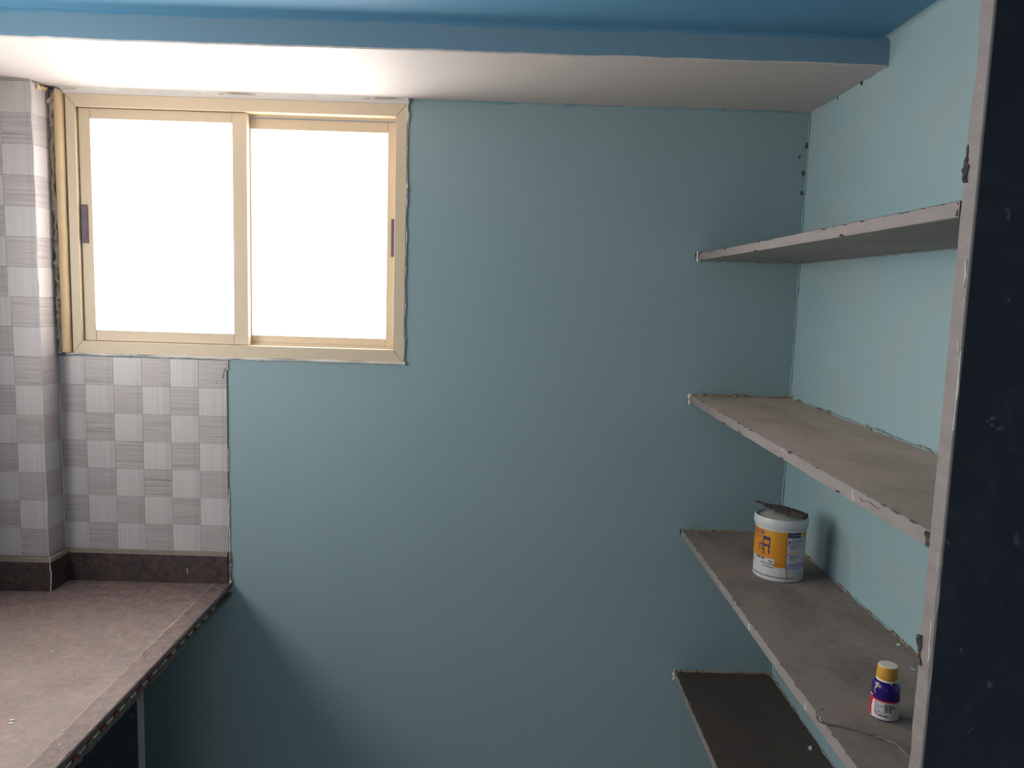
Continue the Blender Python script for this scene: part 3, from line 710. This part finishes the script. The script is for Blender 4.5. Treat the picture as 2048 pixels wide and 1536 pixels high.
b.f.append(tuple(range(k))); b.m.append(0); b.f.append(tuple(k*n + j for j in range(k-1, -1, -1))); b.m.append(0)
o = b.build('bark_piece', m_bark)
zmin = min(v.co.z for v in o.data.vertices)
tag(o, 'splintered dark brown bark lying on the lid of the paint bucket', 'bark')

# bottle
bt = tag(empty('bottle', (.6005, -.9475, BZ)), 'small blue and white bottle with orange cap on the stone shelf', 'bottle')
bt.scale = (.92, .92, 1)
A1 = math.atan2(-1.15, -.5985)
rbt = lambda z: .0222
b = MB(); b.lathe([(.018, .0008), (.0205, 0), (.0222, .003), (.0222, .046)] + [(.0222 - .0072*(1-math.cos(a)), .046 + .0115*math.sin(a)) for a in [math.pi/2*i/8 for i in range(1, 9)]] + [(.0135, .0585), (.0135, .064)], 72)
b.build('body', m_bottle, bt, True)
patch([(-3.14, 3.14, .002, .0305)], rbt, A1, m_blab, bt, 'label', .0003, 20)
patch([(-3.14, 3.14, .0300, .0325)], rbt, A1, m_red, bt, 'label_stripe', .0004, 20)
b = MB(); n = 14                                  # red swoosh at the label's left
for i in range(n + 1):
    z = .003 + .028 * i / n; ue = -.93 - .12 * math.sin(i / n * 3.0) + .10 * (i / n)
    for u in (-1.9, ue): b.v.append(((.0227)*math.cos(A1+u), (.0227)*math.sin(A1+u), z))
k = len(b.v); b2 = MB()
for i in range(n + 1):
    z = .003 + .028 * i / n; ue = -.93 - .14 * math.sin(i / n * 3.0) + .08 * (i / n)
    for j in range(9): u = -1.9 + (ue + 1.9) * j / 8; b2.v.append((.0226*math.cos(A1+u), .0226*math.sin(A1+u), z))
for i in range(n):
    for j in range(8): b2.f.append((9*i+j, 9*i+j+1, 9*i+10+j, 9*i+9+j)); b2.m.append(0)
b2.build('red_swoosh', m_red, bt, True)
b = MB(); b.lathe([(.0152, .0588), (.0167, .0590), (.0167, .0622), (.0160, .0626)], 64, cap0=False, cap1=False); cap = b.build('cap', [m_cap], bt, True)
cap.data.materials[0] = m_capw
b = MB(); b.lathe([(.0163, .0622), (.0166, .0630), (.0156, .0805), (.0150, .0820)], 64, cap0=False, cap1=False); b.build('cap_skirt', m_cap, cap, True)
b = MB(); b.lathe([(.0152, .0818), (.0146, .0826), (.001, .0828)], 64); tag(b.build('cap_top', m_capw, cap, True), 'cream flat top of the cap')
text_on('stra', .0062, -1.42, .0335, rbt, A1, m_blab, bt, relief=.0004, bold=.0002)
for i, t in enumerate(('Shade', 'Base', 'Tint for paint', 'Volume', 'Qty', 'Contents', 'Mix well and stir')):
    text_on(t, .0028, -.72, .0275 - .0026*i, rbt, A1, m_inkv, bt, relief=.0005, bold=.0001)
for i, t in enumerate(('BATCH', 'PKD 0521', 'MRP 85', 'Net 100')):
    text_on(t, .0036, .02, .0250 - .0033*i, rbt, A1, m_ink, bt, relief=.0005, bold=.00018, sx=.9)
text_on('A', .0050, .62, .0215, rbt, A1, m_ink, bt, relief=.0005, bold=.0003)
text_on('asian paints', .0036, -.40, .0075, rbt, A1, m_ink, bt, relief=.0005, bold=.00022, sx=1.0)
b = MB()
for i in range(21):
    t = 2*math.pi*i/20
    for rr in (.0014, .0024):
        u = -.56 + rr*math.cos(t)/.0222; z = .0098 + rr*math.sin(t); b.v.append((.0227*math.cos(A1+u), .0227*math.sin(A1+u), z))
for i in range(20): b.f.append((2*i, 2*i+1, 2*i+3, 2*i+2)); b.m.append(0)
b.build('round_emblem', m_red, bt)
# dried drip of white paint on the shoulder
def on_b(u, z, r): return (r*math.cos(A1+u), r*math.sin(A1+u), z)
b = MB(); b.tube([on_b(-.66, .0555, .0175), on_b(-.68, .0530, .0200), on_b(-.70, .0500, .0218), on_b(-.84, .047, .0223), on_b(-.84, .044, .0225), on_b(-.72, .0405, .0225)], [.0016, .0022, .0017, .0006, .0007, .0004], 7, 0, .2)
b.build('paint_drip', m_capw, bt, True)
b = MB(); b.tube([on_b(.44, .0585, .0160), on_b(.50, .0560, .0175), on_b(.53, .0530, .0200)], [.0007, .0006, .0003], 6); b.build('paint_drip', m_capw, bt, True)

# twisted wire
W = [(.497, -.973, -.612), (.490, -.973, -.614), (.484, -.977, -.620), (.487, -.978, -.628), (.493, -.978, -.632), (.505, -.981, -.632), (.517, -.985, -.632),
     (.536, -.994, -.632), (.550, -1.004, -.632), (.560, -1.011, -.632), (.568, -1.020, -.631), (.575, -1.029, -.630), (.578, -1.042, -.629), (.580, -1.061, -.629), (.586, -1.085, -.630), (.60, -1.12, -.632)]
W = [Vector((x, y, z + H)) for x, y, z in W]
def catmull(P, k=10):
    out = []
    for i in range(len(P) - 1):
        p0, p1, p2, p3 = P[max(i-1, 0)], P[i], P[i+1], P[min(i+2, len(P)-1)]
        for j in range(k):
            t = j / k; out.append(.5 * ((2*p1) + (p2-p0)*t + (2*p0-5*p1+4*p2-p3)*t*t + (3*p1-p0-3*p2+p3)*t**3))
    out.append(P[-1]); return out
C = catmull(W)
wire = tag(empty('twisted_wire', tuple(W[5])), 'thin twisted metal wire curled at its end, lying in front of the bottle', 'wire')
for s_ in range(2):
    b = MB(); pts = []
    for i, p in enumerate(C):
        dd = (C[min(i+1, len(C)-1)] - C[max(i-1, 0)]).normalized(); sd = dd.cross(Vector((0, 0, 1))).normalized(); up = sd.cross(dd)
        ph = i * .20 + s_ * math.pi; rr = .0009 + .0009 * max(0, fn(i * .06, 5)) 
        q = p + sd * math.cos(ph) * rr * 1.3 + up * math.sin(ph) * rr * .6
        q.z = max(q.z, BZ + .0009); pts.append(q - W[5])
    b.tube(pts, .00085, 6); b.build('strand', m_wire, wire, True)
